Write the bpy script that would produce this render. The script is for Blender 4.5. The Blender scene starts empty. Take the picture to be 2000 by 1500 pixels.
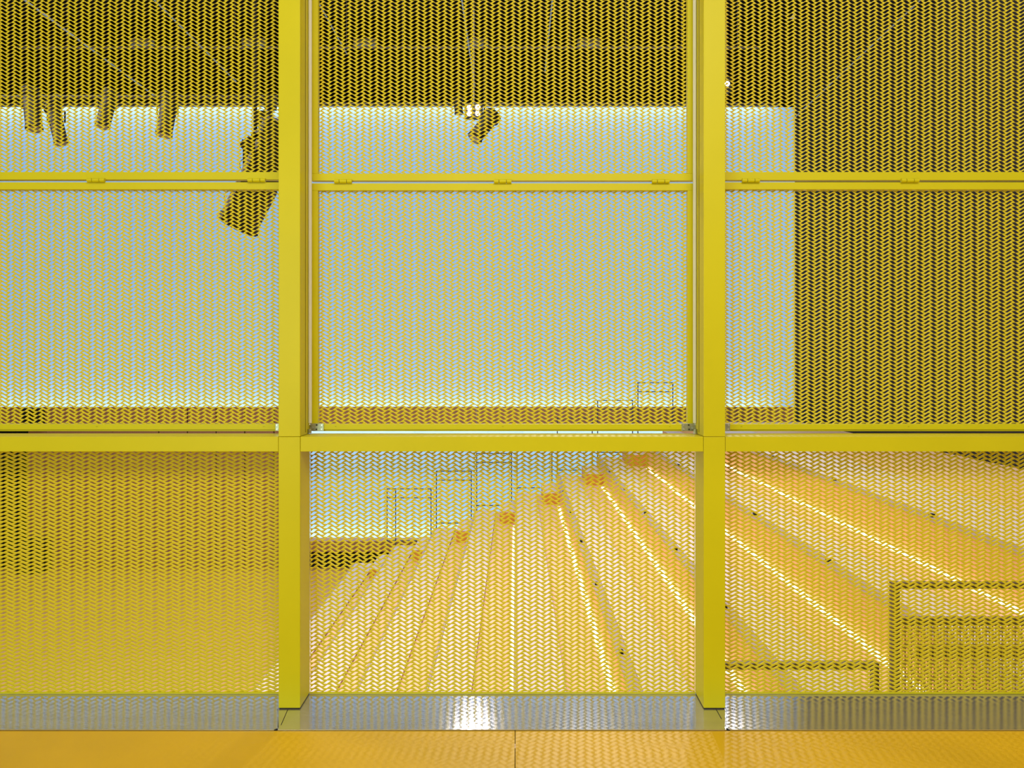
import bpy, bmesh, math, random
import numpy as np
from mathutils import Vector, Matrix
random.seed(7)
C = bpy.context.scene.collection
SC = bpy.context.scene

# ------------------------------------------------------------------ camera
F = 1500.0            # focal length in pixels of the 2000 px wide frame
CZ = 1.29             # camera height above the steel sill
cam_d = bpy.data.cameras.new('camera'); cam = bpy.data.objects.new('camera', cam_d); C.objects.link(cam)
cam.location = (0, 0, CZ); cam.rotation_euler = (math.radians(90), 0, 0)
cam_d.sensor_width = 36; cam_d.lens = 36 * F / 2000; cam_d.shift_x = -8 / 2000; cam_d.shift_y = -44 / 2000
cam_d.clip_start = 0.05; cam_d.clip_end = 200
SC.camera = cam

# ------------------------------------------------------------------ world, light, exposure
SC.view_settings.view_transform = 'Standard'; SC.view_settings.look = 'None'
SC.view_settings.gamma = 1; SC.view_settings.use_curve_mapping = False
SC.view_settings.exposure = 0.0
w = bpy.data.worlds.new('world'); SC.world = w; w.use_nodes = True
w.node_tree.nodes['Background'].inputs[0].default_value = (1, .84, .60, 1)
w.node_tree.nodes['Background'].inputs[1].default_value = 0.42

def lamp(kind, loc, target, energy, color, size=1, size_y=None, spot=None, blend=.5, spread=None):
    d = bpy.data.lights.new('lamp_light', kind); d.energy = energy; d.color = color
    if kind == 'AREA':
        d.shape = 'RECTANGLE'; d.size = size; d.size_y = size_y or size
        if spread: d.spread = math.radians(spread)
    else:
        d.shadow_soft_size = size
        if kind == 'SPOT': d.spot_size = math.radians(spot); d.spot_blend = blend
    o = bpy.data.objects.new('lamp_light', d); C.objects.link(o); o.location = loc
    o.rotation_euler = (Vector(target) - Vector(loc)).to_track_quat('-Z', 'Y').to_euler()
    return o
# gallery (camera side): added unseen fill, warm from above, cool green from behind left
lamp('AREA', (0.6, -1.2, 4.3), (0.2, 2.9, .9), 118, (1, .90, .66), 3.0, 1.4)
lamp('AREA', (-2.3, -2.4, 1.7), (-.6, 2.9, 1.4), 66, (.70, 1, .74), 1.6, 1.5)
# hall: soft ceiling rig over the seating and over the flat floor
lamp('AREA', (1.2, 9.5, 7.1), (1.0, 9.6, -3), 500, (1, .94, .93), 8, 11, spread=115)
lamp('AREA', (-8.5, 10.0, 7.1), (-8.5, 10.5, -3), 400, (1, .92, .82), 6, 9, spread=115)
lamp('AREA', (-9.5, 8.5, 4.2), (4, 8.5, -1.2), 400, (1, .88, .74), 2.5, 9, spread=100)  # unseen low side fill, added to brighten the risers
# stage lamps hung in the rig facing the gallery
lamp('SPOT', (-.72, 12.7, 5.48), (-.1, 2.7, 0), 190, (1, .92, .90), .14, spot=17)
lamp('SPOT', (1.15, 13.0, 7.0), (.4, 2.7, 0), 1000, (1, .95, .93), .07, spot=17)
lamp('SPOT', (3.52, 12.7, 5.92), (.9, 2.7, 0), 360, (1, .92, .90), .07, spot=17)
# light battens washing the backdrop from above and from behind the two timber bands
for (z, tz, e) in ((7.85, 5.6, 150), (-.10, 2.3, 130), (-.30, -2.4, 95), (-3.2, -1.5, 110)):
    lamp('AREA', (-3.9, 18.88, z), (-3.9, 19.3, tz), e * 1.25, (.97, .98, 1), 20.5, .10)

# ------------------------------------------------------------------ helpers
def PX(px, Y): return (px - 1008) * Y / F
def PZ(py, Y): return CZ - (py - 706) * Y / F

def mat(name, col, rough=.5, metal=0, emit=None, es=0, spec=.5, noise=None, bump=None, coat=0, scale_vec=None):
    m = bpy.data.materials.new(name); m.use_nodes = True
    nt = m.node_tree; b = nt.nodes['Principled BSDF']
    b.inputs['Base Color'].default_value = (*col, 1); b.inputs['Roughness'].default_value = rough
    b.inputs['Metallic'].default_value = metal; b.inputs['Specular IOR Level'].default_value = spec
    b.inputs['Coat Weight'].default_value = coat; b.inputs['Coat Roughness'].default_value = .15
    if emit: b.inputs['Emission Color'].default_value = (*emit, 1); b.inputs['Emission Strength'].default_value = es
    tc = nt.nodes.new('ShaderNodeTexCoord'); mp = nt.nodes.new('ShaderNodeMapping')
    nt.links.new(tc.outputs['Object'], mp.inputs['Vector'])
    if scale_vec: mp.inputs['Scale'].default_value = scale_vec
    if noise:
        sc, amt = noise
        n = nt.nodes.new('ShaderNodeTexNoise'); n.inputs['Scale'].default_value = sc; n.inputs['Detail'].default_value = 5
        nt.links.new(mp.outputs[0], n.inputs['Vector'])
        r = nt.nodes.new('ShaderNodeValToRGB'); r.color_ramp.elements[0].position = .3; r.color_ramp.elements[1].position = .7
        r.color_ramp.elements[0].color = (*[c * (1 - amt) for c in col], 1)
        r.color_ramp.elements[1].color = (*[min(1, c * (1 + amt)) for c in col], 1)
        nt.links.new(n.outputs['Fac'], r.inputs[0]); nt.links.new(r.outputs[0], b.inputs['Base Color'])
    if bump:
        sc, st = bump
        n = nt.nodes.new('ShaderNodeTexNoise'); n.inputs['Scale'].default_value = sc; n.inputs['Detail'].default_value = 3
        nt.links.new(mp.outputs[0], n.inputs['Vector'])
        bp = nt.nodes.new('ShaderNodeBump'); bp.inputs['Strength'].default_value = st; bp.inputs['Distance'].default_value = .01
        nt.links.new(n.outputs['Fac'], bp.inputs['Height']); nt.links.new(bp.outputs[0], b.inputs['Normal'])
    return m

M = {}
M['yellow'] = mat('yellow_paint', (.665, .60, .006), .42, noise=(3, .03), bump=(900, .05), spec=.3)
M['mesh'] = mat('yellow_mesh_paint', (.74, .60, .018), .45, spec=.3)
M['floor'] = mat('orange_floor_coating', (.74, .455, .008), .40, noise=(2.2, .05), bump=(260, .05), spec=.25)
M['steel'] = mat('brushed_stainless', (.60, .60, .64), 0.11, .82, noise=(3, .05), bump=(40, .03), scale_vec=(1, 7, 1))
M['zinc'] = mat('zinc_plate', (.45, .46, .40), .35, .9, noise=(60, .2))
M['screw'] = mat('bright_screw', (.75, .75, .72), .25, 1)
M['dark'] = mat('dark_gap', (.02, .015, .01), .8)
M['black'] = mat('black_metal', (.012, .012, .011), .55, spec=.3)
M['blackcloth'] = mat('black_drape', (.010, .010, .008), .95, spec=.1, noise=(4, .3))
M['greydrape'] = mat('dark_grey_wall', (.017, .015, .014), .85, spec=.2, noise=(3, .3))
M['rail_white'] = mat('white_plastic_rail', (.74, .74, .70), .35)
M['tread_out'] = mat('pale_pink_deck', (.66, .56, .54), .55, noise=(6, .05), spec=.3)
M['tread_in'] = mat('peach_deck', (.74, .50, .32), .55, noise=(6, .05), spec=.3)
M['nosing_shade'] = mat('tan_nosing_shade', (.42, .31, .25), .5, noise=(12, .08))  # tread edge; its grey-tan also paints the shade strip on upper rows
M['riser'] = mat('orange_riser', (.70, .38, .14), .5, noise=(8, .12), scale_vec=(1, 12, 1))
M['block'] = mat('orange_step_block', (.62, .27, .05), .5)
M['plank'] = mat('brown_timber', (.36, .19, .115), .6, noise=(5, .12), scale_vec=(8, 1, 1))
M['band'] = mat('brown_timber_band', (.40, .22, .13), .6, noise=(5, .10), scale_vec=(1, 1, 6))
M['hall_floor'] = mat('yellow_hall_floor', (.55, .33, .13), .45, noise=(1.2, .08))
M['led'] = mat('white_led_strip', (1, .97, .9), .5, emit=(1, .93, .82), es=1.4)
M['lens'] = mat('lit_lens', (1, .95, .9), .3, emit=(1, .86, .80), es=60)
M['cyc'] = mat('backlit_blue_cloth', (.24, .31, .38), .9, emit=(.21, .40, .66), es=1.0, spec=.1)
M['pipe'] = mat('grey_galvanised_pipe', (.42, .43, .42), .4, .6)
M['rail'] = mat('shaded_yellow_guard_rail', (.13, .085, .012), .5)  # yellow paint darkened, shade on the near rails is in the colour
M['infill'] = mat('yellow_perforated_infill', (.42, .30, .03), .5)
M['railfar'] = mat('dark_guard_rail', (.05, .07, .09), .5)
M['duct'] = mat('dull_grey_duct', (.22, .22, .20), .6)

def newobj(name, verts, faces, m, parent=None, smooth=False):
    me = bpy.data.meshes.new(name); me.from_pydata(verts, [], faces); me.update()
    if m: me.materials.append(M[m] if isinstance(m, str) else m)
    if smooth:
        for p in me.polygons: p.use_smooth = True
    o = bpy.data.objects.new(name, me); C.objects.link(o)
    if parent: o.parent = parent
    return o

class MB:
    """collects boxes and tubes into one mesh"""
    def __init__(s): s.v = []; s.f = []
    def box(s, x0, x1, y0, y1, z0, z1):
        n = len(s.v)
        s.v += [(x0,y0,z0),(x1,y0,z0),(x1,y1,z0),(x0,y1,z0),(x0,y0,z1),(x1,y0,z1),(x1,y1,z1),(x0,y1,z1)]
        s.f += [tuple(n+i for i in q) for q in ((0,3,2,1),(4,5,6,7),(0,1,5,4),(1,2,6,5),(2,3,7,6),(3,0,4,7))]
        return s
    def tube(s, a, b, r, n=10, r2=None):
        a = Vector(a); b = Vector(b); d = (b - a).normalized(); r2 = r if r2 is None else r2
        u = d.orthogonal().normalized(); v = d.cross(u); k = len(s.v)
        for p, rr in ((a, r), (b, r2)):
            for i in range(n):
                t = 2 * math.pi * i / n; s.v.append(tuple(p + rr * (math.cos(t) * u + math.sin(t) * v)))
        for i in range(n): s.f.append((k+i, k+(i+1)%n, k+n+(i+1)%n, k+n+i))
        s.f.append(tuple(k+i for i in reversed(range(n)))); s.f.append(tuple(k+n+i for i in range(n)))
        return s
    def lathe(s, a, d, prof, n=20):
        a = Vector(a); d = Vector(d).normalized(); u = d.orthogonal().normalized(); v = d.cross(u); k = len(s.v)
        for (t, r) in prof:
            for i in range(n):
                q = 2*math.pi*i/n; s.v.append(tuple(a + d*t + r*(math.cos(q)*u + math.sin(q)*v)))
        for j in range(len(prof)-1):
            for i in range(n): s.f.append((k+j*n+i, k+j*n+(i+1)%n, k+(j+1)*n+(i+1)%n, k+(j+1)*n+i))
        s.f.append(tuple(k+i for i in reversed(range(n)))); s.f.append(tuple(k+(len(prof)-1)*n+i for i in range(n)))
        return s
    def build(s, name, m, parent=None, bevel=0, smooth=False, origin=None):
        v = s.v
        o = newobj(name, v, s.f, m, parent, smooth)
        if bevel:
            bm = bmesh.new(); bm.from_mesh(o.data)
            bmesh.ops.bevel(bm, geom=bm.edges[:], offset=bevel, segments=2, affect='EDGES', profile=.5)
            bm.to_mesh(o.data); bm.free()
        return o

def tag(o, label=None, cat=None, group=None, kind=None):
    if label: o['label'] = label
    if cat: o['category'] = cat
    if group: o['group'] = group
    if kind: o['kind'] = kind
    return o
def thing(name, loc, label, cat, group=None):
    o = bpy.data.objects.new(name, None); C.objects.link(o); o.empty_display_size = .1
    o.location = loc
    return tag(o, label, cat, group)
def keep(parent):
    """children were modelled in world space: cancel the parent's offset"""
    bpy.context.view_layer.update()
    for c in parent.children: c.matrix_parent_inverse = Matrix.Translation(-parent.location)

# ------------------------------------------------------------------ expanded metal sheet
def expanded(name, x0, x1, z0, z1, Y, parent, swd=.015, lwd=.0528, hs=1.0, phase=0.0, tilt=.0030, thick=.0016):
    """strand mesh of expanded metal: parallelogram holes leaning / and \\ in alternate columns"""
    hw = lwd / 2; u = hw / 13.2                       # u: one design pixel in x
    uz = swd / 7.5
    nc = int((x1 - x0) / hw); nr = int((z1 - z0) / swd)
    hw_fit = (x1 - x0) / nc; sx = hw_fit / hw
    ty, my = 1.9 * hs, 2.65 * hs                      # tip and middle half heights
    # strand vertices for a '/' cell (u right, v up), between hole k (above) and hole k-1 (below)
    A = [(-8.0, -ty, 0), (-7.5, -ty, 0), (-1.3, -my, 1), (7.5, ty, 0), (8.0, ty, 0),
         (5.2, ty - 3.75, 0), (8.0, ty - 7.5, 0), (7.5, ty - 7.5, 0), (1.3, my - 7.5, -1), (-7.5, -ty - 7.5, 0), (-8.0, -ty - 7.5, 0),
         (-5.2, -ty - 3.75, 0)]
    Ff = [(0, 11, 1), (1, 11, 8, 2), (11, 9, 8), (10, 9, 11), (2, 8, 5, 3), (8, 7, 5), (3, 5, 4), (7, 6, 5)]
    rim = [(1, 2), (2, 3), (7, 8), (8, 9)]
    A = np.array(A); nA = len(A)
    V = []; Fq = []
    base = 0
    cells = []
    for c in range(nc):
        mir = 1 if (c % 2 == 0) else -1
        off = 0 if (c % 2 == 0) else .5
        cx = x0 + (c + .5) * hw_fit
        for r in range(nr + 1):
            cells.append((cx, z0 + (r + off + phase) * swd + .0 , mir))
    cells = np.array(cells); n = len(cells)
    X = cells[:, 0:1] + cells[:, 2:3] * A[None, :, 0] * u * sx
    Zc = cells[:, 1:2] + A[None, :, 1] * uz
    X = np.clip(X, x0, x1); Zc = np.clip(Zc, z0, z1)
    Yf = Y + np.repeat(A[None, :, 2] * tilt, n, 0)
    front = np.stack([X, Yf, Zc], -1); back = np.stack([X, Yf + thick, Zc], -1)
    allv = np.concatenate([front, back], 1).reshape(-1, 3)
    loops = []; sizes = []
    idx = np.arange(n)[:, None] * (2 * nA)
    pos = cells[:, 2] > 0
    def addf(f, offset, flip):
        f = np.array(f) + offset
        a = idx[pos] + (f[::-1] if flip else f)[None, :]
        b = idx[~pos] + (f if flip else f[::-1])[None, :]
        q = np.concatenate([a, b], 0); loops.append(q.reshape(-1)); sizes.append(np.full(len(q), len(f)))
    for f in Ff: addf(f, 0, False); addf(f, nA, True)
    for a, b in rim: addf((a, b, b + nA, a + nA), 0, False)
    loops = np.concatenate(loops); sizes = np.concatenate(sizes)
    starts = np.concatenate([[0], np.cumsum(sizes)[:-1]])
    me = bpy.data.meshes.new(name)
    me.vertices.add(len(allv)); me.vertices.foreach_set('co', allv.astype(np.float32).reshape(-1))
    me.loops.add(len(loops)); me.loops.foreach_set('vertex_index', loops.astype(np.int32))
    me.polygons.add(len(sizes)); me.polygons.foreach_set('loop_start', starts.astype(np.int32))
    me.polygons.foreach_set('loop_total', sizes.astype(np.int32))
    me.update(calc_edges=True); me.validate()
    me.materials.append(M['mesh'])
    o = bpy.data.objects.new(name, me); C.objects.link(o); o.parent = parent
    return o

# ================================================================== SETTING
ROOM_L, ROOM_R, YB, YEND = -14.5, 6.35, 18.2, 17.2
FZ = CZ - 4.905                                     # hall floor
YF, YBK = 2.85, 2.987                               # front / back planes of the steel frame
SILL_Y0 = 1.29 * F / 719

floor = tag(bpy.data.objects.new('floor', None), 'yellow-orange coated gallery floor in front of the steel sill', kind='structure')
C.objects.link(floor)
seam = PX(1006, 2.55)
for a, b in ((-4, seam - .0012), (seam + .0012, 4.0)):
    MB().box(a, b, -3.5, SILL_Y0 - .001, -.06, -.004).build('floor_sheet', 'floor', floor)
MB().box(-4, 4, -3.5, SILL_Y0, -.08, -.065).build('joint_filler', 'dark', floor)
hf = MB().box(ROOM_L, ROOM_R, 3.3, 20.2, FZ - .2, FZ).build('floor', 'hall_floor'); tag(hf, 'flat yellow hall floor seen through the left mesh', kind='structure')
cl = MB().box(ROOM_L - .2, ROOM_R + .2, 3.3, 20.2, 9.5, 9.7).build('ceiling', 'blackcloth'); tag(cl, kind='structure')
wl = MB().box(ROOM_L - .2, ROOM_L, 3.3, 20.2, FZ, 9.5).build('wall_left', 'blackcloth'); tag(wl, kind='structure')
wb = MB().box(ROOM_L, ROOM_R + 1.5, 20.0, 20.2, FZ, 9.5).build('wall_back', 'blackcloth'); tag(wb, kind='structure')
wr = MB().box(ROOM_R, ROOM_R + .2, 3.3, 17.5, FZ, 9.5).build('wall_right', 'greydrape'); tag(wr, 'dark grey side wall above the top landing', kind='structure')

# timber wall at the far left with separate boards
tw = tag(bpy.data.objects.new('wall_back', None), kind='structure'); C.objects.link(tw)
ztop, zbot = PZ(795, YB), FZ
seams = [-1040, -950, -860, -770, -680, -590, -500, -410, -320, -230, -140, -50, 55]
seams2 = [55, 90, 220, 310, 366, 422, 478, 535, 592]
for a, b in zip(seams2[:-1], seams2[1:]):
    z0 = zbot if a >= 88 else PZ(1054, YB)
    ga, gb = [.013 if q >= 310 else .004 for q in (a, b)]
    MB().box(PX(a, YB) + ga, PX(b, YB) - gb, YB, YB + .05, z0, ztop).build('board', 'plank', tw)
MB().box(PX(-220, YB), PX(592, YB), YB + .055, YB + .11, zbot, ztop).build('backing', 'dark', tw)
for a, b in zip(seams[9:-1], seams[10:]):
    MB().box(PX(a, YB) + .008, PX(b, YB) - .008, YB, YB + .05, PZ(838, YB), ztop).build('board', 'plank', tw)
MB().box(PX(-230, YB), PX(54, YB), YB + .03, YB + .05, zbot, PZ(838, YB)).build('dark_opening', 'blackcloth', tw)
# timber band bridging the open part and low plinth below
bd = tag(bpy.data.objects.new('wall_back', None), kind='structure'); C.objects.link(bd)
xs = [594, 760, 930, 1100, 1270, 1440, 1590]
for a, b in zip(xs[:-1], xs[1:]):
    MB().box(PX(a, YB) + .004, PX(b, YB) - .004, YB, YB + .12, PZ(838, YB), ztop).build('board', 'band', bd)
MB().box(PX(594, YB), ROOM_R, YB, YB + .35, PZ(1078, YB), PZ(1057, YB)).build('plinth_top', 'band', bd)
MB().box(PX(594, YB), ROOM_R, YB + .06, YB + .35, FZ, PZ(1078, YB)).build('plinth_base', 'greydrape', bd)
# black border above the backdrop
bb = MB().box(ROOM_L, ROOM_R + 1.4, 18.40, 18.45, PZ(208, 18.4), 9.5).build('trim_1', 'blackcloth'); tag(bb, kind='structure')

# ------------------------------------------------------------------ luminous backdrop
cyc = thing('backdrop', (-4, 19.2, -3.5), 'tall pale blue backlit backdrop hung at the far end of the hall', 'backdrop')
ys, z0, z1 = 19.15, -3.5, 8.3
xa, xb = ROOM_L + .1, ROOM_R + 1.1
npan = 24; wd = (xb - xa) / npan
for i in range(npan):
    vs, fs = [], []; n = 8
    dy = .02 * (i % 2)
    for j in range(n + 1):
        x = xa + wd * (i + j / n) + (.02 if j == n else 0)
        y = ys + dy + .018 * math.sin(j / n * 2 * math.pi + i) 
        vs += [(x, y, z0), (x, y, z1), (x, y + .006, z0), (x, y + .006, z1)]
    for j in range(n):
        k = 4 * j
        fs += [(k, k + 4, k + 5, k + 1), (k + 2, k + 3, k + 7, k + 6)]
    fs += [(0, 1, 3, 2), (4*n, 4*n+2, 4*n+3, 4*n+1)]
    newobj('cloth_panel', vs, fs, 'cyc', cyc, smooth=False)
keep(cyc)

# ================================================================== STEEL FRAME
pc = [PX(565, YF) - 1.578, PX(565, YF), PX(1395.5, YF), PX(1395.5, YF) + 1.578]
PW = .080
ZB0, ZB1 = PZ(882, YF), PZ(853, YF)                 # beam bottom and top
ZT = 3.1
plab = ['yellow box-section steel post left of the picture, outside the frame',
        'yellow box-section steel post left of the centre bay', 'yellow box-section steel post right of the centre bay',
        'yellow box-section steel post right of the picture, outside the frame']
for i, x in enumerate(pc):
    t = thing('steel_post', (x, (YF + YBK) / 2, 0), plab[i], 'post', 'yellow posts of the screen frame')
    MB().box(x - PW/2, x + PW/2, YF, YBK, .004, ZB1 - .0006).build('post_section', 'yellow', t, bevel=.0015)
    MB().box(x - PW/2, x + PW/2, YF, YBK, ZB1 + .0006, ZT).build('post_section', 'yellow', t, bevel=.0015)
    MB().box(x - PW/2 + .002, x + PW/2 - .002, YF + .002, YBK - .002, 0, .004).build('base_shim', 'dark', t)
    for s in (-1, 1):
        xs_ = x + s * (PW / 2 + .0075)
        MB().tube((xs_, 2.962, PZ(826, 2.962)), (xs_, 2.962, ZT), .0068, 12).build('guide_rail', 'rail_white', t, smooth=False)
        MB().box(x + s * (PW/2) - (.0 if s > 0 else .0008), x + s * (PW/2) + (.0008 if s > 0 else .0), 2.921, 2.924, ZB1 + .01, ZT).build('slot', 'dark', t)
        MB().tube((xs_, 2.955, PZ(846, 2.955)), (xs_, 2.955, PZ(838, 2.955)), .007, 12).build('rail_foot', 'zinc', t)
    keep(t)

bays = [(pc[0] + PW/2, pc[1] - PW/2), (pc[1] + PW/2, pc[2] - PW/2), (pc[2] + PW/2, pc[3] - PW/2)]
bn = ['left', 'centre', 'right']
for i, (a, b) in enumerate(bays):
    g = .0012
    o = MB().box(a + g, b - g, YF + .0006, YBK - .0006, ZB0, ZB1).build('cross_beam', 'yellow', bevel=.0012)
    tag(o, 'yellow horizontal steel beam crossing the %s bay below the folding panels' % bn[i], 'beam', 'yellow cross beams')

# ---- steel sill
sill = thing('steel_sill', (PX(980, 2.8), 2.84, 0), 'brushed stainless steel sill plate under the yellow mesh screen', 'sill')
x1, x2 = PX(543, YF), PX(1418, YF)
def sillplate(a, b, ca=0, cb=0, fa=None, fb=None):
    fa = a if fa is None else fa; fb = b if fb is None else fb
    y0, y1 = SILL_Y0, 2.992; z0, z1 = -.003, 0
    pts = [(fa + ca, y0), (fb - cb, y0), (fb, y0 + cb * 1.2), (b, YF - .002), (b, y1), (a, y1), (a, YF - .002), (fa, y0 + ca * 1.2)]
    n = len(pts); vs = [(p[0], p[1], z1) for p in pts] + [(p[0], p[1], z0) for p in pts]
    fs = [tuple(range(n)), tuple(reversed(range(n, 2*n)))] + [(i, i+n, (i+1)%n+n, (i+1)%n) for i in range(n)]
    newobj('sill_plate', vs, fs, 'steel', sill)
f1, f2 = PX(542, SILL_Y0), PX(1419, SILL_Y0)
sillplate(-3.2, x1 - .0008, 0, .012, None, f1 - .0008); sillplate(x1 + .0008, x2 - .0008, 0, 0, f1 + .0008, f2 - .0008)
sillplate(x2 + .0008, 3.2, .012, 0, f2 + .0008, None)
MB().box(-3.2, 3.2, SILL_Y0, 2.99, -.05, -.0045).build('sill_base', 'dark', sill)
# folded mitre ridges running from under each post to the front edge
for (ax, ay, bx, by) in ((562, 1386, 549, 1416), (1399, 1386, 1409, 1404)):
    Ya, Yb_ = CZ * F / (ay - 706), CZ * F / (by - 706)
    MB().tube((PX(ax, Ya), Ya, .0002), (PX(bx, Yb_), Yb_, .0002), .0013, 6).build('mitre_seam', 'dark', sill)
# two tiny drilled holes right of the right post
for (qx, qy) in ((1430.5, 1384), (1435, 1385)):
    Yq = CZ * F / (qy - 706)
    MB().tube((PX(qx, Yq), Yq, -.0005), (PX(qx, Yq), Yq, .0006), .0022, 8).build('drill_hole', 'dark', sill)
keep(sill)

# ---- fixed lower mesh panels
zc = CZ
specs = [(.0151, 1.0, 'left', ''), (.0168, 1.38, 'centre', ''), (.0158, 1.22, 'right', '')]
flab = ['fixed yellow mesh infill below the beam, left bay, before planks and floor',
        'fixed yellow mesh infill below the beam, centre bay, before the fanning steps',
        'fixed yellow mesh infill below the beam, right bay, before the near guard rails']
for i, (a, b) in enumerate(bays):
    swd, hs, nm, _ = specs[i]
    t = thing('fixed_mesh_panel', ((a + b) / 2, YBK, .004), flab[i], 'mesh panel', 'fixed mesh infills under the beam')
    expanded('mesh_sheet', a + .001, b - .001, .006, ZB0 + .02, YBK - .004, t, swd=swd, hs=hs, phase=.3)
    MB().box(a + .001, b - .001, YBK - .010, YBK - .0065, .001, .008).build('bottom_bar', 'yellow', t)
    keep(t)

# ---- hinged upper panels
YP = 3.0
pcx = [192, 982, 1772]
yb = [(337, 352, 357, 371), (340, 354, 359, 373), (337, 353, 357, 371)]      # upper bottom bar, lower top bar per bay
hinges = [[-120, 192, 504], [672, 982, 1289], [1464, 1773, 2084]]
def hinge(px, py, parent):
    x = PX(px, YP); z = PZ(py, YP); h = MB()
    hw_ = .034
    for (a, b) in ((-1, -.45), (-.40, .40), (.45, 1)):
        h.tube((x + a * hw_, YP - .016, z), (x + b * hw_, YP - .016, z), .0078, 12)
    MB().tube((x - hw_ * .98, YP - .016, z), (x + hw_ * .98, YP - .016, z), .006, 10).build('hinge_pin', 'dark', parent)
    o = h.build('hinge', 'yellow', parent)
    MB().box(x - hw_ * .95, x + hw_ * .95, YP - .012, YP - .0102, z - .001, z + .010).build('hinge_leaf', 'yellow', o)
    return o
Z_TOP = 3.05
for i in range(3):
    cx = PX(pcx[i], YP); hwid = 373 * YP / F
    x0, x1_ = cx - hwid, cx + hwid
    bw = 13 * YP / F
    u0, u1, l0, l1 = yb[i]
    # upper leaf
    t = thing('folding_mesh_panel', (cx, YP, PZ(u1, YP)), 'upper leaf of the yellow hinged mesh panel in the %s bay' % bn[i], 'mesh panel', 'upper leaves of the folding screens')
    zu0, zu1 = PZ(u1, YP), PZ(u0, YP)
    MB().box(x0, x1_, YP - .010, YP + .018, zu0, zu1).build('frame_bar', 'yellow', t, bevel=.0012)
    MB().box(x0, x1_, YP - .010, YP + .018, Z_TOP - bw, Z_TOP).build('frame_bar', 'yellow', t, bevel=.0012)
    for a, b in ((x0, x0 + bw), (x1_ - bw, x1_)):
        MB().box(a, b, YP - .0098, YP + .018, zu1, Z_TOP - bw).build('frame_bar', 'yellow', t, bevel=.001)
    expanded('mesh_sheet', x0 + bw * .5, x1_ - bw * .5, zu1 - .008, Z_TOP - .02, YP + .006, t, swd=.01500, hs=1.38, phase=.2 + .23 * i)
    zh = PZ((u1 + l0) / 2 - .5, YP)
    for hx in hinges[i]: hinge(hx, (u1 + l0) / 2 - .5, t)
    keep(t)
    # lower leaf
    zl1, zl0 = PZ(l0, YP), PZ(l1, YP)
    t = thing('folding_mesh_panel', (cx, YP, PZ(839, YP)), 'lower leaf of the yellow hinged mesh panel in the %s bay' % bn[i], 'mesh panel', 'lower leaves of the folding screens')
    MB().box(x0, x1_, YP - .010, YP + .018, zl0, zl1).build('frame_bar', 'yellow', t, bevel=.0012)
    zb1, zb0 = PZ(828, YP), PZ(838.5, YP)
    MB().box(x0, x1_, YP - .010, YP + .018, zb0, zb1).build('frame_bar', 'yellow', t, bevel=.0010)
    MB().box(x0 + .002, x1_ - .002, YP - .002, YP + .014, PZ(842, YP), zb0 - .0003).build('bottom_lip', 'yellow', t)
    for a, b in ((x0, x0 + bw), (x1_ - bw, x1_)):
        MB().box(a, b, YP - .0098, YP + .018, zb1, zl0).build('frame_bar', 'yellow', t, bevel=.001)
    expanded('mesh_sheet', x0 + bw * .5, x1_ - bw * .5, zb1 - .006, zl0 + .008, YP + .006, t, swd=.01510, hs=1.38, phase=.1 + .3 * i)
    for q in (-325, 0, 325):
        xq = PX(pcx[i] + q, YP); zq = PZ(832.5, YP)
        MB().tube((xq, YP - .0108, zq), (xq, YP - .0098, zq), .0042, 14).build('screw_cap', 'yellow', t)
        MB().box(xq - .003, xq + .003, YP - .0112, YP - .0107, zq - .0004, zq + .0004).build('screw_slot', 'dark', t)
    # zinc roller brackets at both bottom corners
    for s in (-1, 1):
        e = cx + s * hwid
        inn = e - s * .050
        a, b = min(e + s * .004, inn), max(e + s * .004, inn)
        pl = MB().box(a, b, YP - .0145, YP - .0112, PZ(841, YP), PZ(826.5, YP)).build('roller_bracket', 'zinc', t, bevel=.0006)
        for (fx, fz) in ((.12, .78), (.14, .24), (.50, .80), (.52, .22)):
            px_ = inn + s * fx * .054; pz_ = PZ(841, YP) + fz * (PZ(826.5, YP) - PZ(841, YP))
            MB().tube((px_, YP - .0175, pz_), (px_, YP - .0143, pz_), .0030, 10).build('screw', 'screw' if fx < .4 else 'dark', pl)
        MB().tube((e - s * .004, YP - .024, PZ(836, YP)), (e - s * .004, YP - .014, PZ(836, YP)), .0065, 14).build('roller', 'zinc', pl)
        MB().tube((e + s*.003, YP - .026, PZ(829, YP)), (e + s*.003, YP - .014, PZ(829, YP)), .004, 12).build('roller_pin', 'screw', pl)
    keep(t)

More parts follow.
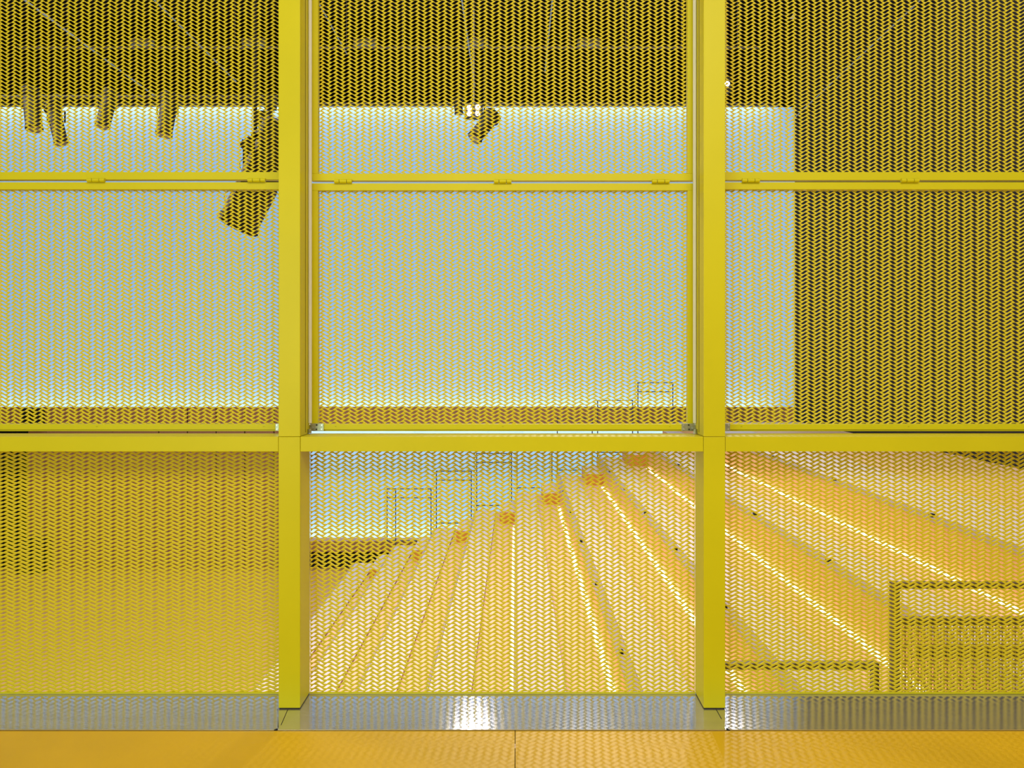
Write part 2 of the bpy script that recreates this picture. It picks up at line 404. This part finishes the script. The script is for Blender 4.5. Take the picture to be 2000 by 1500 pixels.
# ================================================================== TIERED SEATING
T, R = .90, .395
def XK(k): return T * (k + 1)
def HK(k): return CZ - (2.93 - R * k)               # z of the tread left of riser k
Y0 = 4.0; YA = 15.9
st = thing('tiered_seating', (1.2, 10, FZ), 'wide pale pink and peach stepped seating rising to the right behind the mesh', 'seating')
KMIN = -5
for k in range(KMIN, 4):
    zt = HK(k)                                      # tread between XK(k)-T and XK(k)
    xa_, xb_ = XK(k) - T, XK(k)
    if k > KMIN:
        xm = xa_ + .45
        nw = .010 if k <= 0 else .075  # wider on upper rows, where the strip stands in for shade
        MB().box(xa_ - .025, xa_ + nw, Y0, YEND, zt - .03, zt).build('nosing_shade_strip', 'nosing_shade', st)
        MB().box(xa_ + nw + .004, xm - .004, Y0, YEND, zt - .03, zt).build('deck_board', 'tread_out', st)
        MB().box(xm + .004, xb_ - .001, Y0, YEND, zt - .0355, zt - .030).build('deck_board', 'tread_in', st)
        MB().box(xm - .004, xm + .0005, Y0, YEND, zt - .0355, zt - .006).build('step_lip', 'plank', st)
        MB().box(xa_ + .022, xb_ + .0, Y0 + .02, YEND - .02, FZ, zt - .036).build('substructure', 'dark', st)
    # riser face made of boards
    yy = Y0; j = 0
    while yy < YEND - .01:
        ye = min(yy + 1.2, YEND)
        MB().box(xb_ + .000, xb_ + .018, yy + .002, ye - .002, zt - .03, zt + R - .040).build('riser_board', 'riser', st)
        yy = ye; j += 1
    if k >= -2:
        MB().box(xb_ - .065, xb_ - .006, Y0, YA - .25, zt - .03, zt - .018).build('led_strip', 'led', st)
    if k > KMIN:
        o = MB().box(xb_ - .34, xb_ - .001, YA, YEND - .1, zt - .03, zt + .20).build('step_block', 'block', st)
        MB().box(xb_ - .34, xb_ - .001, YA, YEND - .1, zt + .2005, zt + .212).build('step_block_top', 'tread_out', o)
    for q in range(6 if k >= 0 else 0):
        yq = 4.6 + q * 2.05
        MB().box(xb_ - .004, xb_ + .03, yq, yq + .05, zt + R + .0005, zt + R + .028).build('seat_marker', 'black', st)
# wide top landing
k = 3; zt = HK(3) + R
MB().box(XK(3) - .025, XK(3) + .075, Y0, YEND, zt - .03, zt).build('nosing_shade_strip', 'nosing_shade', st)
for a, b, m in ((.081, .95, 'tread_out'), (.96, 1.85, 'tread_in'), (1.86, ROOM_R - XK(3) - .01, 'tread_in')):
    MB().box(XK(3) + a, XK(3) + b, Y0, YEND, zt - .03, zt).build('deck_board', m, st)
MB().box(XK(3) + .022, ROOM_R - .01, Y0 + .02, YEND - .02, FZ, zt - .036).build('substructure', 'dark', st)
keep(st)

# ------------------------------------------------------------------ guard rails at the far end
seq = ['lowest', 'second', 'third', 'fourth', 'fifth', 'sixth', 'highest']
def tbar(mb, x0, x1, z0, z1, Y, r=.013): mb.box(x0, x1, Y - r, Y + r, z0, z1)
for n_, k in enumerate(range(-3, 4)):
    xa_, xb_ = XK(k) - T + .02, XK(k) - .10
    if k == -3: xa_ -= .2
    zt = HK(k); zt_top = zt + 1.28; Yr = YEND - .05
    t = thing('guard_rail', ((xa_ + xb_) / 2, Yr, zt), 'thin dark guard rail at the far end of the steps, %s of the seven' % seq[n_], 'guard rail', 'far guard rails on the steps')
    r = .011
    for xx in ((xa_, xb_) if k != -3 else (xa_, xa_ + .19, xb_)):
        MB().box(xx - r, xx + r, Yr - r, Yr + r, zt, zt_top).build('post', 'railfar', t)
    MB().box(xa_ + r, xb_ - r, Yr - r*.8, Yr + r*.8, zt_top - .02, zt_top).build('top_rail', 'railfar', t)
    MB().box(xa_ + r, xb_ - r, Yr - r*.8, Yr + r*.8, zt_top - .22, zt_top - .20).build('rail', 'railfar', t)
    MB().box(xa_ + r, xb_ - r, Yr - r*.8, Yr + r*.8, zt + .10, zt + .12).build('rail', 'railfar', t)
    keep(t)
# near guard rails at the right
YN = 3.8
def NX(p): return PX(p, YN)
def NZ(p): return PZ(p, YN)
t = thing('guard_rail', (NX(1565), YN, HK(1)), 'near yellow guard rail low beside the right post, only top bar and end post showing', 'guard rail')
MB().box(NX(1360), NX(1714), YN - .02, YN + .02, NZ(1305), NZ(1293)).build('top_rail', 'rail', t, bevel=.002)
MB().box(NX(1702), NX(1714), YN - .02, YN + .02, HK(1), NZ(1305)).build('post', 'rail', t, bevel=.002)
MB().box(NX(1360), NX(1372), YN - .02, YN + .02, HK(1), NZ(1305)).build('post', 'rail', t, bevel=.002)
keep(t)
t = thing('guard_rail', (NX(1900), YN, HK(2)), 'near yellow guard rail at the lower right with perforated infill panels', 'guard rail')
MB().box(NX(1740), NX(2075), YN - .02, YN + .02, NZ(1148), NZ(1137)).build('top_rail', 'rail', t, bevel=.002)
MB().box(NX(1740), NX(1754), YN - .02, YN + .02, HK(2), NZ(1148)).build('post', 'rail', t, bevel=.002)
MB().box(NX(2062), NX(2075), YN - .02, YN + .02, HK(2), NZ(1148)).build('post', 'rail', t, bevel=.002)
MB().box(NX(1754), NX(2062), YN - .02, YN + .02, NZ(1220), NZ(1206)).build('rail', 'rail', t, bevel=.002)
MB().box(NX(1790), NX(2062), YN + .006, YN + .018, NZ(1288), NZ(1263)).build('rail', 'rail', t)
def perforated(x0, x1, z0, z1, Y, parent, p=.016, hole=.56):
    nx = max(1, int((x1 - x0) / p)); nz = max(1, int((z1 - z0) / p)); v = []; f = []
    px_, pz_ = (x1 - x0) / nx, (z1 - z0) / nz; hx, hz = px_ * hole / 2, pz_ * hole / 2
    for i in range(nx):
        for j in range(nz):
            cx_, cz_ = x0 + (i + .5) * px_, z0 + (j + .5) * pz_; n = len(v)
            for (ax, az) in ((px_/2, pz_/2), (hx, hz)):
                v += [(cx_ - ax, Y, cz_ - az), (cx_ + ax, Y, cz_ - az), (cx_ + ax, Y, cz_ + az), (cx_ - ax, Y, cz_ + az)]
            f += [(n + q, n + (q+1) % 4, n + 4 + (q+1) % 4, n + 4 + q) for q in range(4)]
    o = newobj('perforated_sheet', v, f, 'infill', parent)
    md = o.modifiers.new('s', 'SOLIDIFY'); md.thickness = .002
    return o
perforated(NX(1756), NX(2060), HK(2) + .03, NZ(1221), YN + .003, t)
keep(t)

# ------------------------------------------------------------------ black boxes by the left opening
o = MB().box(PX(40, 17.9), PX(88, 17.9), 17.7, 18.15, FZ, PZ(1054, 17.9)).build('equipment_case', 'black', bevel=.01)
tag(o, 'black equipment case on the hall floor by the dark opening at the left', 'case')
# loudspeaker on the band
sp = thing('loudspeaker', (PX(62, 18), 18.0, PZ(829, 18)), 'small black loudspeaker in front of the timber band at far left', 'loudspeaker')
MB().box(PX(46, 18), PX(79, 18), 17.92, 18.17, PZ(830, 18), PZ(797, 18)).build('cabinet', 'black', sp, bevel=.01)
MB().tube((PX(62, 18), 17.905, PZ(815, 18)), (PX(62, 18), 17.915, PZ(815, 18)), .10, 18).build('cone', 'blackcloth', sp)
keep(sp)

# ================================================================== LIGHTING RIG
def pipe(a, b, r, label, m='pipe', grp=None, cat='pipe'):
    o = MB().tube(a, b, r, 8).build('rig_pipe', m); return tag(o, label, cat, grp)
# double batten directly above the backdrop
for py_, lb in ((202, 'upper of two pale pipes running above the backdrop'), (207, 'lower of two pale pipes running above the backdrop')):
    pipe((PX(-160, 17.6), 17.6, PZ(py_, 17.6)), (PX(1520, 17.6), 17.6, PZ(py_, 17.6)), .022, lb)
# longitudinal pipes
longp = [(-.15, 6.1, 7, 17, 'thin pipe running away over the centre bay'), (-1.0, 6.2, 6.2, 17, 'upper thin pipe running away over the left bay'),
         (-1.36, 5.9, 6, 17, 'lower thin pipe running away over the left bay'), (.10, 6.4, 8, 17, 'short thin pipe right of centre overhead'), (-.55, 6.8, 7, 17, 'thin pipe between the left post and the centre spotlight')]
for ratio, z, ya, yb_, lb in longp:
    pipe((ratio * z, ya, CZ + z), (ratio * z, yb_, CZ + z), .016, lb)
pipe((ROOM_R - .12, 8.0, CZ + 5.65), (ROOM_R - .12, 17.4, CZ + 5.45), .012, 'thin cable running diagonally along the dark side wall')
# cross battens with hanging rods and dull luminaires
bat = [(8.5, 5.75), (10.6, 5.9), (13.0, 6.15), (15.4, 6.3)]
for bi, (y, z) in enumerate(bat):
    t = thing('rig_batten', (-2.8, y, CZ + z), 'dark overhead lighting batten with hanging rods, %s from the screen' % ['first', 'second', 'third', 'fourth'][bi], 'batten', 'overhead battens')
    MB().tube((-10, y, CZ + z), (4.9, y, CZ + z), .025, 8).build('pipe', 'duct', t)
    for q in range(13):
        x = -9.2 + q * 1.12 + .2 * (bi % 2)
        MB().tube((x, y, CZ + z), (x, y, 9.499), .010, 6).build('rod', 'pipe', t)
        if q % 2 == bi % 2:
            MB().box(x + .15, x + .60, y - .06, y + .06, CZ + z + .05, CZ + z + .16).build('dull_luminaire', 'duct', t)
    keep(t)

def spotlight(px, py, Y, aim, L, Rr, label, lit=False, hang_px=None, group=None, top=None):
    """profile spotlight: (px,py) is the yoke pivot as seen in the photo, aim the beam direction"""
    c = Vector((PX(px, Y), Y, PZ(py, Y))); d = Vector(aim).normalized()
    t = thing('stage_spotlight', tuple(c), label, 'spotlight', group)
    o = MB().lathe(c, d, [(-.50*L, Rr*.55), (-.47*L, Rr*.95), (-.30*L, Rr*1.0), (-.28*L, Rr*.86), (0, Rr*.86), (.06*L, Rr*.80)], 20).build('lamp_housing', 'black', t)
    for q in range(3):
        MB().lathe(c, d, [(-.44*L + q*.06*L, Rr*1.0), (-.44*L + q*.06*L, Rr*1.07), (-.42*L + q*.06*L, Rr*1.07), (-.42*L + q*.06*L, Rr*1.0)], 18).build('cooling_fin', 'black', o)
    b = MB().lathe(c, d, [(.06*L, Rr*.84), (.42*L, Rr*.82), (.43*L, Rr*.88), (.49*L, Rr*.88), (.50*L, Rr*.74)], 20).build('lens_barrel', 'black', t)
    u = d.orthogonal().normalized(); v = d.cross(u)
    # square colour frame holder at the nose
    vs = []; s_ = Rr * 1.0
    for tt in (.46*L, .475*L):
        for (a, b2) in ((-1,-1),(1,-1),(1,1),(-1,1)): vs.append(tuple(c + d*tt + u*a*s_*.70 + v*b2*s_*.70))
    newobj('colour_frame', vs, [(0,1,2,3),(7,6,5,4),(0,4,5,1),(1,5,6,2),(2,6,7,3),(3,7,4,0)], 'black', t)
    MB().lathe(c, d, [(.501*L, Rr*.70), (.505*L, Rr*.62)], 18).build('lens', 'lens' if lit else 'duct', t)
    # yoke
    side = Vector((1, 0, 0)); 
    if abs(d.x) > .4: side = Vector((0, 1, 0))
    hz = (top if top else .9 * L)
    if hz > 2: hz = 9.46 - c.z
    w_ = Rr * 1.12
    yk = MB()
    for s in (-1, 1): yk.tube(c + side * w_ * s, c + side * w_ * s + Vector((0, 0, Rr * 1.5)), .012, 6)
    yk.tube(c - side * w_ + Vector((0, 0, Rr * 1.5)), c + side * w_ + Vector((0, 0, Rr * 1.5)), .012, 6)
    yk.build('yoke', 'black', t)
    MB().tube(c + Vector((0, 0, Rr * 1.5)), c + Vector((0, 0, hz)), .014, 8).build('hanger', 'black', t)
    MB().box(c.x - .03, c.x + .03, c.y - .03, c.y + .03, c.z + hz - .05, c.z + hz + .03).build('clamp', 'black', t)
    keep(t); return t
G = 'spotlights hung from the rig'
YL = 10.5
bp = MB().tube((PX(-90, YL), YL, PZ(190, YL)), (PX(560, YL), YL, PZ(190, YL)), .028, 10).build('rig_pipe', 'black'); tag(bp, 'black bar carrying the four small spotlights over the left bay', 'pipe')
spotlight(63, 213, YL, (.22, -.2, -1), .62, .125, 'black spotlight pointing down, first from the left edge', top=.18)
spotlight(110, 240, YL + .02, (.30, -.1, -1), .62, .105, 'black spotlight tilted down to the right, second from the left edge', top=.36)
spotlight(209, 212, YL, (-.10, -.25, -1), .56, .11, 'black spotlight hanging straight, third from the left edge', top=.17)
spotlight(327, 224, YL, (-.08, -.2, -1), .62, .125, 'black spotlight with square nose, fourth from the left edge', top=.25)
spotlight(946, 246, 13.6, (-.66, -.35, -.95), .64, .155, 'black spotlight aimed down left in the centre bay', top=4.9)
spotlight(895, 206, 13.7, (.1, -.1, -1), .32, .09, 'small black spotlight just left of the lit lamps', top=4.1)
bg = spotlight(512, 345, 4.4, (-.55, .10, -1), .66, .135, 'large near black spotlight beside the left post crossing the hinge line', top=.34)
spotlight(528, 262, 4.6, (.75, .15, .55), .36, .055, 'slim black spotlight aimed up right just above the large one', top=.2)
# near hanging stem, side arm and cable loops
hp = thing('rig_hanger', (PX(497, 4.4), 4.4, PZ(200, 4.4)), 'black vertical hanger stem left of the left post holding the large spotlight', 'hanger')
MB().tube((PX(497, 4.4), 4.4, PZ(-60, 4.4)), (PX(499, 4.4), 4.4, PZ(290, 4.4)), .011, 10).build('stem', 'black', hp)
MB().box(PX(478, 4.4), PX(556, 4.4), 4.36, 4.44, PZ(345, 4.4), PZ(288, 4.4)).build('dimmer_box', 'black', hp, bevel=.008)
MB().box(PX(472, 4.4), PX(500, 4.4), 4.37, 4.43, PZ(290, 4.4), PZ(280, 4.4)).build('side_arm', 'black', hp, bevel=.004)
keep(hp)
def loop(px, py, r, Y, label):
    mb = MB(); n = 22; pts = []
    for i in range(n + 1):
        a = math.radians(40 + 300 * i / n); pts.append((PX(px, Y) + r * math.cos(a), Y + .01 * math.sin(2*a), PZ(py, Y) + r * 1.15 * math.sin(a)))
    for a, b in zip(pts[:-1], pts[1:]): mb.tube(a, b, .0017, 6)
    o = mb.build('cable_loop', 'black')
    tag(o, label, 'cable')
loop(480, 324, .034, 4.38, 'small loop of thin black cable above the hinge line beside the large spotlight')
loop(452, 388, .040, 4.38, 'small loop of thin black cable below the hinge line beside the large spotlight')
pipe((PX(560, 4.6), 4.6, PZ(150, 4.6)), (PX(514, 4.4), 4.4, PZ(250, 4.4)), .005, 'thin black safety cable beside the near hanger', 'black', cat='cable')
# lit lamps facing the gallery: four-cell at centre, single by the right post
def lit(px, py, Y, cells, label):
    c = Vector((PX(px, Y), Y, PZ(py, Y))); t = thing('lit_stage_lamp', tuple(c), label, 'lamp')
    w_ = .30 if cells == 4 else .14
    MB().box(c.x - w_/2, c.x + w_/2, c.y, c.y + .16, c.z - .11, c.z + .11).build('housing', 'black', t, bevel=.01)
    offs = [(-.07, .045), (.07, .055), (-.07, -.05), (.07, -.045)] if cells == 4 else [(0, 0)]
    for (ax, az) in offs:
        MB().tube((c.x + ax, c.y - .012, c.z + az), (c.x + ax, c.y - .002, c.z + az), .040, 16).build('lamp_lens', 'lens', t)
    MB().tube((c.x, c.y + .08, c.z + .11), (c.x, c.y + .08, 9.499), .012, 8).build('hanger', 'pipe', t)
    keep(t)
lit(925, 216, 12.8, 4, 'four-cell lit lamp glowing at the top edge of the backdrop in the centre bay')
lit(1420, 164, 12.8, 1, 'single lit lamp glowing just right of the right post')
